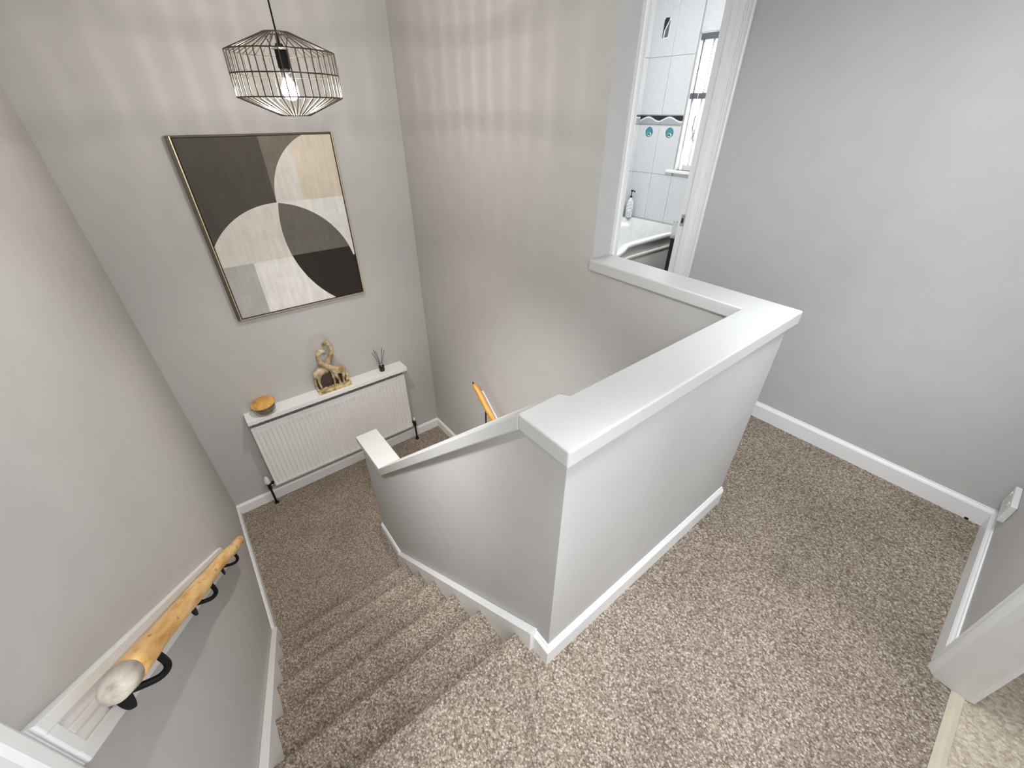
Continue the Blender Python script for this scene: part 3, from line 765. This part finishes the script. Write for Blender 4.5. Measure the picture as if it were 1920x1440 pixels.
# ---------------------------------------------------------------- picture
pc = empty('framed_picture', (0.965, L, 0.385), 'large framed abstract print of charcoal, grey and cream arcs above the radiator shelf', 'picture')
px0, px1, pz0, pz1 = 0.532, 1.405, 0.388, 1.476
D0 = L - 0.040
def fr(name, m_, a, b, c_, d_, ya, yb, bev=0.0008): return box(name, m_, a, b, ya, yb, c_, d_, pc, bevel=bev)
fw = 0.009
for args in ((px0 - 0.016, px0 + fw, pz0, pz1), (px1 - fw, px1, pz0, pz1), (px0 + fw, px1 - fw, pz0, pz0 + fw), (px0 + fw, px1 - fw, pz1 - fw, pz1)):  # left bar reaches further out, giving a wider dark strip
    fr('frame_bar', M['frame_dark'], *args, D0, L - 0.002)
for args in ((px0 + 0.001, px0 + 0.006, pz0 + 0.001, pz1 - 0.001), (px1 - 0.006, px1 - 0.001, pz0 + 0.001, pz1 - 0.001), (px0 + 0.006, px1 - 0.006, pz0 + 0.001, pz0 + 0.005), (px0 + 0.006, px1 - 0.006, pz1 - 0.005, pz1 - 0.001)):
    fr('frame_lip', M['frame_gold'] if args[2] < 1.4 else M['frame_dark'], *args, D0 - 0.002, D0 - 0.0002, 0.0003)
bm = bmesh.new(); add_box(bm, 0.545, 1.393, D0 + 0.006, L - 0.006, 0.400, 1.464)
cv = finish('canvas', bm, M['art'], pc, origin=(0.545, D0 + 0.006, 0.395))
box('backing', M['frame_dark'], px0 + fw, px1 - fw, L - 0.006, L - 0.002, pz0 + fw, pz1 - fw, pc)

# ---------------------------------------------------------------- pendant lamp
LX, LY = 0.955, 1.75
lp = empty('pendant_lamp', (LX, LY, CH), 'black wire cage pendant lamp with lit bulb hanging over the stairs', 'pendant lamp')
tube('cord', M['black_metal'], [(LX, LY, CH - 0.02), (LX, LY, 1.795)], 0.0032, lp, 8)
lathe('ceiling_rose', M['plastic'], [(0, 0), (0.05, 0), (0.045, -0.022), (0.01, -0.03), (0, -0.03)], (LX, LY, CH), lp, 24)
lathe('lamp_holder', M['black_metal'], [(0, 0.020), (0.012, 0.018), (0.022, 0.0), (0.022, -0.058), (0.019, -0.062), (0.019, -0.092), (0, -0.092)], (LX, LY, 1.792), lp, 24)
lathe('holder_ring', M['chrome'], [(0.0222, 0), (0.030, 0), (0.030, -0.005), (0.0222, -0.005), (0.0222, 0)], (LX, LY, 1.795), lp, 24)
bulb = lathe('bulb', M['bulb'], [(0, -0.066), (0.014, -0.063), (0.026, -0.053), (0.032, -0.037), (0.031, -0.022), (0.022, -0.004), (0.015, 0.004), (0.014, 0.010)], (LX, LY, 1.691), lp, 24)
prof = [(0.050, 1.842), (0.196, 1.782), (0.197, 1.710), (0.197, 1.635), (0.056, 1.574)]
for (r, z) in prof:
    bm = bmesh.new(); ring_mesh(bm, (LX, LY, z), r, 0.0026 if r > 0.1 else 0.0024, 64, 6)
    finish('cage_ring', bm, M['wire'], lp, None, True)
wire0 = None; NW = 44
for i in range(NW):
    if wire0 is None:
        bm = bmesh.new(); add_tube(bm, [(r + (0.0022 if j in (1, 2, 3) else 0), 0, z - prof[0][1]) for j, (r, z) in enumerate(prof)], 0.0022, 6)
        me = bpy.data.meshes.new('wire'); bm.to_mesh(me); bm.free(); me.materials.append(M['wire'])
        wire0 = bpy.data.objects.new('wire', me); C.objects.link(wire0); q = wire0
    else:
        q = wire0.copy(); C.objects.link(q)
    q.parent = lp; q.location = Vector((LX, LY, prof[0][1])) - wloc(lp); q.rotation_euler = (0, 0, 2 * math.pi * i / NW)
pl = bpy.data.lights.new('filament', 'POINT'); pl.energy = 14.5; pl.shadow_soft_size = 0.014; pl.color = (1.0, 0.93, 0.83)
po = bpy.data.objects.new('filament', pl); C.objects.link(po); po.location = (LX, LY, 1.657)
# added spot below the bulb to strengthen its downward light
spot('downward_fill_spot', (LX, LY, 1.612), (LX, LY, 0), 118, 31, (1.0, 0.95, 0.87), 0.012)
# spokes from the holder to the top ring
for i in range(3):
    bm = bmesh.new()
    a = 2 * math.pi * i / 3 + 0.4
    add_tube(bm, [(LX + 0.028 * math.cos(a), LY + 0.028 * math.sin(a), 1.793), (LX + 0.05 * math.cos(a), LY + 0.05 * math.sin(a), 1.842)], 0.002, 6)
    finish('spoke', bm, M['wire'], lp)

# ---------------------------------------------------------------- bathroom
box('floor_bathroom', M['bath_floor'], 2.0, XT, YD + 0.05, L, -0.2, -0.002, kind=S)
box('ceiling_bathroom', M['ceiling'], 2.0, XT + 0.12, YD, L, CH + 0.15, CH + 0.25, kind=S)
WY0, WY1, WZ0, WZ1 = 1.30, 2.250, 1.085, 2.175
bm = bmesh.new()
add_box(bm, XT, XT + 0.12, YD, WY0, -0.2, CH + 0.2); add_box(bm, XT, XT + 0.12, WY1, L, -0.2, CH + 0.2)
add_box(bm, XT, XT + 0.12, WY0, WY1, -0.2, WZ0); add_box(bm, XT, XT + 0.12, WY0, WY1, WZ1, CH + 0.2)
wb = finish('wall_bathroom', bm, M['grout'], kind=S)
bm = bmesh.new(); add_box(bm, 2.0, 2.004, YD + 0.1, L, 0, CH + 0.15); add_box(bm, 2.085, XT, YD + 0.1, YD + 0.104, CH, CH + 0.15)
rows = [(0.10, 0.565), (0.565, 1.030), (1.030, 1.470), (1.560, 2.030), (2.030, 2.54)]
g = 0.0016
ys = [2.7705, 2.515, 2.265, 2.015, 1.765, 1.515, 1.265, 1.015, 0.975]
def tile(y0, y1, z0, z1, mat='tile'):
    # clip round the window opening
    if y1 - y0 < 0.02 or z1 - z0 < 0.02: return
    if y0 >= WY1 or y1 <= WY0 or z0 >= WZ1 or z1 <= WZ0:
        box('tile' if mat == 'tile' else 'border_tile', M[mat], XT - 0.006, XT - 0.0002, y0 + g, y1 - g, z0 + g, z1 - g, wb, bevel=0.0012, seg=1)
        return
    if y1 > WY1: tile(WY1, y1, z0, z1, mat); y1 = WY1
    if y0 < WY0: tile(y0, WY0, z0, z1, mat); y0 = WY0
    if z1 > WZ1: tile(y0, y1, WZ1, z1, mat)
    if z0 < WZ0: tile(y0, y1, z0, WZ0, mat)
for a, b in zip(ys[1:], ys):
    for r0, r1 in rows: tile(a, b, r0, r1)
    tile(a, b, 1.478, 1.556, 'wave')
for yy in (2.630, 2.385):      # round motif inlays below the border
    lathe_prof = [(0, -0.0022), (0.046, -0.0022), (0.048, 0.0), (0, 0.0)]
    bm = bmesh.new()
    n = 32
    A = [bm.verts.new((XT - 0.0062, yy + 0.046 * math.cos(2 * math.pi * k / n), 1.410 + 0.046 * math.sin(2 * math.pi * k / n))) for k in range(n)]
    B = [bm.verts.new((XT - 0.0078, yy + 0.044 * math.cos(2 * math.pi * k / n), 1.410 + 0.044 * math.sin(2 * math.pi * k / n))) for k in range(n)]
    bm.faces.new(A); bm.faces.new(B[::-1])
    for k in range(n): bm.faces.new((A[k], A[(k + 1) % n], B[(k + 1) % n], B[k]))
    finish('round_motif', bm, M['disc'], wb)
# small vertical wave insert high on the tiles
bm = bmesh.new(); add_box(bm, XT - 0.0085, XT - 0.0062, 2.585, 2.650, 2.165, 2.315)
vi = finish('wave_insert', bm, M['white'], wb)
prism('wave_mark', M['blackish'], [(2.652, 2.170), (2.645, 2.170), (2.640, 2.225), (2.622, 2.262), (2.600, 2.300), (2.596, 2.316), (2.640, 2.318), (2.652, 2.300)], 'x', XT - 0.0092, XT - 0.0085, vi)
prism('wave_mark', M['blind_grey'], [(2.632, 2.172), (2.626, 2.228), (2.608, 2.262), (2.594, 2.296), (2.587, 2.296), (2.592, 2.176)], 'x', XT - 0.0092, XT - 0.0085, vi)
# far wall tiles of the bathroom
for a, b in ((4.415, 4.668), (4.165, 4.415), (3.915, 4.165)):
    for r0, r1 in rows: box('tile', M['tile'], a + g, b - g, L - 0.006, L - 0.0002, r0 + g, r1 - g, wb, bevel=0.0012, seg=1)
    bm = bmesh.new(); add_box(bm, a + g, b - g, L - 0.006, L - 0.0002, 1.478 + g, 1.556 - g)
    finish('border_tile', bm, M['wave'], wb)

# window
wn = empty('window_1', (XT + 0.06, 1.775, WZ0), kind=S)
FX0, FX1 = XT + 0.050, XT + 0.080
for nm, a, b, c_, d_ in (('frame_side', WY1 - 0.022, WY1, WZ0, WZ1), ('frame_side', WY0, WY0 + 0.045, WZ0, WZ1), ('frame_rail', WY0 + 0.045, WY1 - 0.045, WZ0, WZ0 + 0.05), ('frame_rail', WY0 + 0.045, WY1 - 0.045, WZ1 - 0.05, WZ1), ('casement_stile', 2.130, 2.152, WZ0 + 0.05, WZ1 - 0.05), ('mullion', 1.66, 1.72, WZ0 + 0.05, WZ1 - 0.05)):
    box(nm, M['plastic'], FX0, FX1, a, b, c_, d_, wn, bevel=0.003)
box('glass_pane', M['frost'], XT + 0.062, XT + 0.066, 1.72, WY1 - 0.022, WZ0 + 0.05, WZ1 - 0.05, wn)
box('glass_pane', M['frost'], XT + 0.062, XT + 0.066, WY0 + 0.045, 1.66, WZ0 + 0.05, WZ1 - 0.05, wn)
bm = bmesh.new()
add_box(bm, XT + 0.030, XT + 0.046, 2.125, 2.155, 1.36, 1.44); add_tube(bm, [(XT + 0.034, 2.14, 1.42), (XT + 0.005, 2.14, 1.43), (XT - 0.002, 2.140, 1.46), (XT - 0.002, 2.135, 1.56)], 0.009, 8)
finish('window_handle', bm, M['chrome'], wn)
for nm, a, b, c_, d_ in (('reveal', WY1 - 0.0005, WY1 - 0.006, WZ0, WZ1), ('reveal', WY0 + 0.0005, WY0 + 0.006, WZ0, WZ1), ('reveal', WY0, WY1, WZ1 - 0.006, WZ1 - 0.0005)):
    box(nm, M['plastic'], XT - 0.002, FX0, min(a, b), max(a, b), c_, d_, wn)
box('window_sill', M['white'], XT - 0.035, XT + 0.05, WY0 - 0.05, 2.335, WZ0 - 0.028, WZ0, wn, bevel=0.006, seg=3)

bl = empty('window_blind', (XT - 0.01, 1.8, 1.70), 'half raised white venetian blind with grey rails at the bathroom window', 'blind')
BX = XT + 0.010
box('head_rail', M['blind_grey'], BX - 0.015, BX + 0.020, WY0 + 0.02, WY1 - 0.012, 2.125, 2.168, bl, bevel=0.002)
box('bottom_rail', M['blind_grey'], BX - 0.012, BX + 0.014, WY0 + 0.02, WY1 - 0.012, 1.690, 1.735, bl, bevel=0.002)
s0 = None
for i in range(16):
    z = 1.750 + i * 0.0232
    if s0 is None:
        bm = bmesh.new(); add_prism(bm, [(BX - 0.011, z - 0.003), (BX + 0.013, z + 0.004), (BX + 0.0128, z + 0.0052), (BX - 0.0112, z - 0.0018)], 'y', WY0 + 0.025, WY1 - 0.016)
        s0 = finish('slat', bm, M['blind_white'], bl)
    else:
        q = s0.copy(); C.objects.link(q); q.parent = bl; q.location.z += i * 0.0232
for yy in (WY1 - 0.04, 2.075, 1.5): tube('ladder_cord', M['blackish'], [(BX - 0.013, yy, 2.13), (BX - 0.013, yy, 1.73)], 0.0018, bl, 6)
for yy, zz in ((WY1 - 0.046, 1.28), (2.065, 1.20)): tube('pull_cord', M['blackish'], [(BX - 0.018, yy, 2.13), (BX - 0.018, yy, zz)], 0.0016, bl, 6)
tube('tilt_wand', M['plastic'], [(BX - 0.02, 2.15, 2.12), (BX - 0.022, 2.15, 1.12)], 0.003, bl, 6)

# bath
bt = empty('bathtub', (3.9, 2.35, 0), 'white panelled bathtub seen through the bathroom doorway', 'bathtub')
def outline(off, n_front=None):
    f = [(4.660, 1.940), (4.3, 1.938), (3.95, 1.936), (3.72, 1.932), (3.63, 1.915), (3.50, 1.850), (3.37, 1.795), (3.18, 1.765), (3.03, 1.79), (2.97, 1.88), (2.95, 2.0), (2.95, 2.5), (2.95, 2.764), (3.4, 2.764), (4.0, 2.764), (4.660, 2.764), (4.660, 2.4)]
    c_ = Vector((3.85, 2.38)); out = []
    m_ = len(f)
    for i, p in enumerate(f):
        a = Vector(f[i - 1]); b = Vector(f[(i + 1) % m_]); tn = (b - a).normalized(); nn = Vector((-tn.y, tn.x))
        if (c_ - Vector(p)).dot(nn) < 0: nn = -nn
        k = 1.3 if i in (0, 12, 15) else 1.0
        out.append(Vector(p) + nn * off * k)
    return out
def loft(bm, layers):
    rs = [[bm.verts.new((p.x, p.y, z)) for p in outline(o_)] for o_, z in layers]
    for a, b in zip(rs, rs[1:]):
        n = len(a)
        for k in range(n): bm.faces.new((a[k], a[(k + 1) % n], b[(k + 1) % n], b[k]))
    return rs
bm = bmesh.new()
rs = loft(bm, [(0.012, 0.515), (0.0, 0.520), (0.0, 0.556), (0.006, 0.562), (0.050, 0.562), (0.062, 0.552), (0.085, 0.40), (0.13, 0.17), (0.20, 0.15)])
bm.faces.new(rs[-1])
finish('tub', bm, M['acrylic'], bt, None, True)
bm = bmesh.new(); loft(bm, [(0.030, 0.0), (0.030, 0.40), (0.018, 0.41), (0.018, 0.425), (0.030, 0.432), (0.030, 0.490), (0.016, 0.500), (0.016, 0.519)])
finish('bath_panel', bm, M['acrylic_grey'], bt, None, False)

# pump bottle on the bath rim in the corner
pb = empty('soap_dispenser', (4.60, 2.70, 0.562), 'white patterned pump bottle on the bath corner against the tiles', 'pump bottle')
lathe('bottle', M['bottle'], [(0, 0.0005), (0.038, 0.0005), (0.041, 0.006), (0.041, 0.150), (0.034, 0.176), (0.016, 0.196), (0.016, 0.210), (0, 0.210)], (4.605, 2.69, 0.562), pb, 28)
pp = lathe('pump', M['black_metal'], [(0, 0.211), (0.014, 0.211), (0.014, 0.225), (0.005, 0.228), (0.005, 0.270), (0.012, 0.272), (0.012, 0.288), (0, 0.290)], (4.605, 2.69, 0.562), pb, 16)
tube('spout', M['black_metal'], [(4.605, 2.69, 0.845), (4.600, 2.655, 0.843), (4.598, 2.640, 0.834)], 0.0055, pp, 8)

# dark cabinet with a steel top edge just inside the bathroom doorway
cb = empty('bathroom_cabinet', (3.9, 1.6, 0), 'black cabinet with steel edge beside the bath, behind the door frame', 'cabinet')
box('carcass', M['blackish'], 3.955, 4.62, 1.36, 1.70, 0.002, 0.76, cb, bevel=0.003)
box('steel_edge', M['chrome'], 3.947, 3.954, 1.36, 1.705, 0.62, 0.768, cb, bevel=0.001)
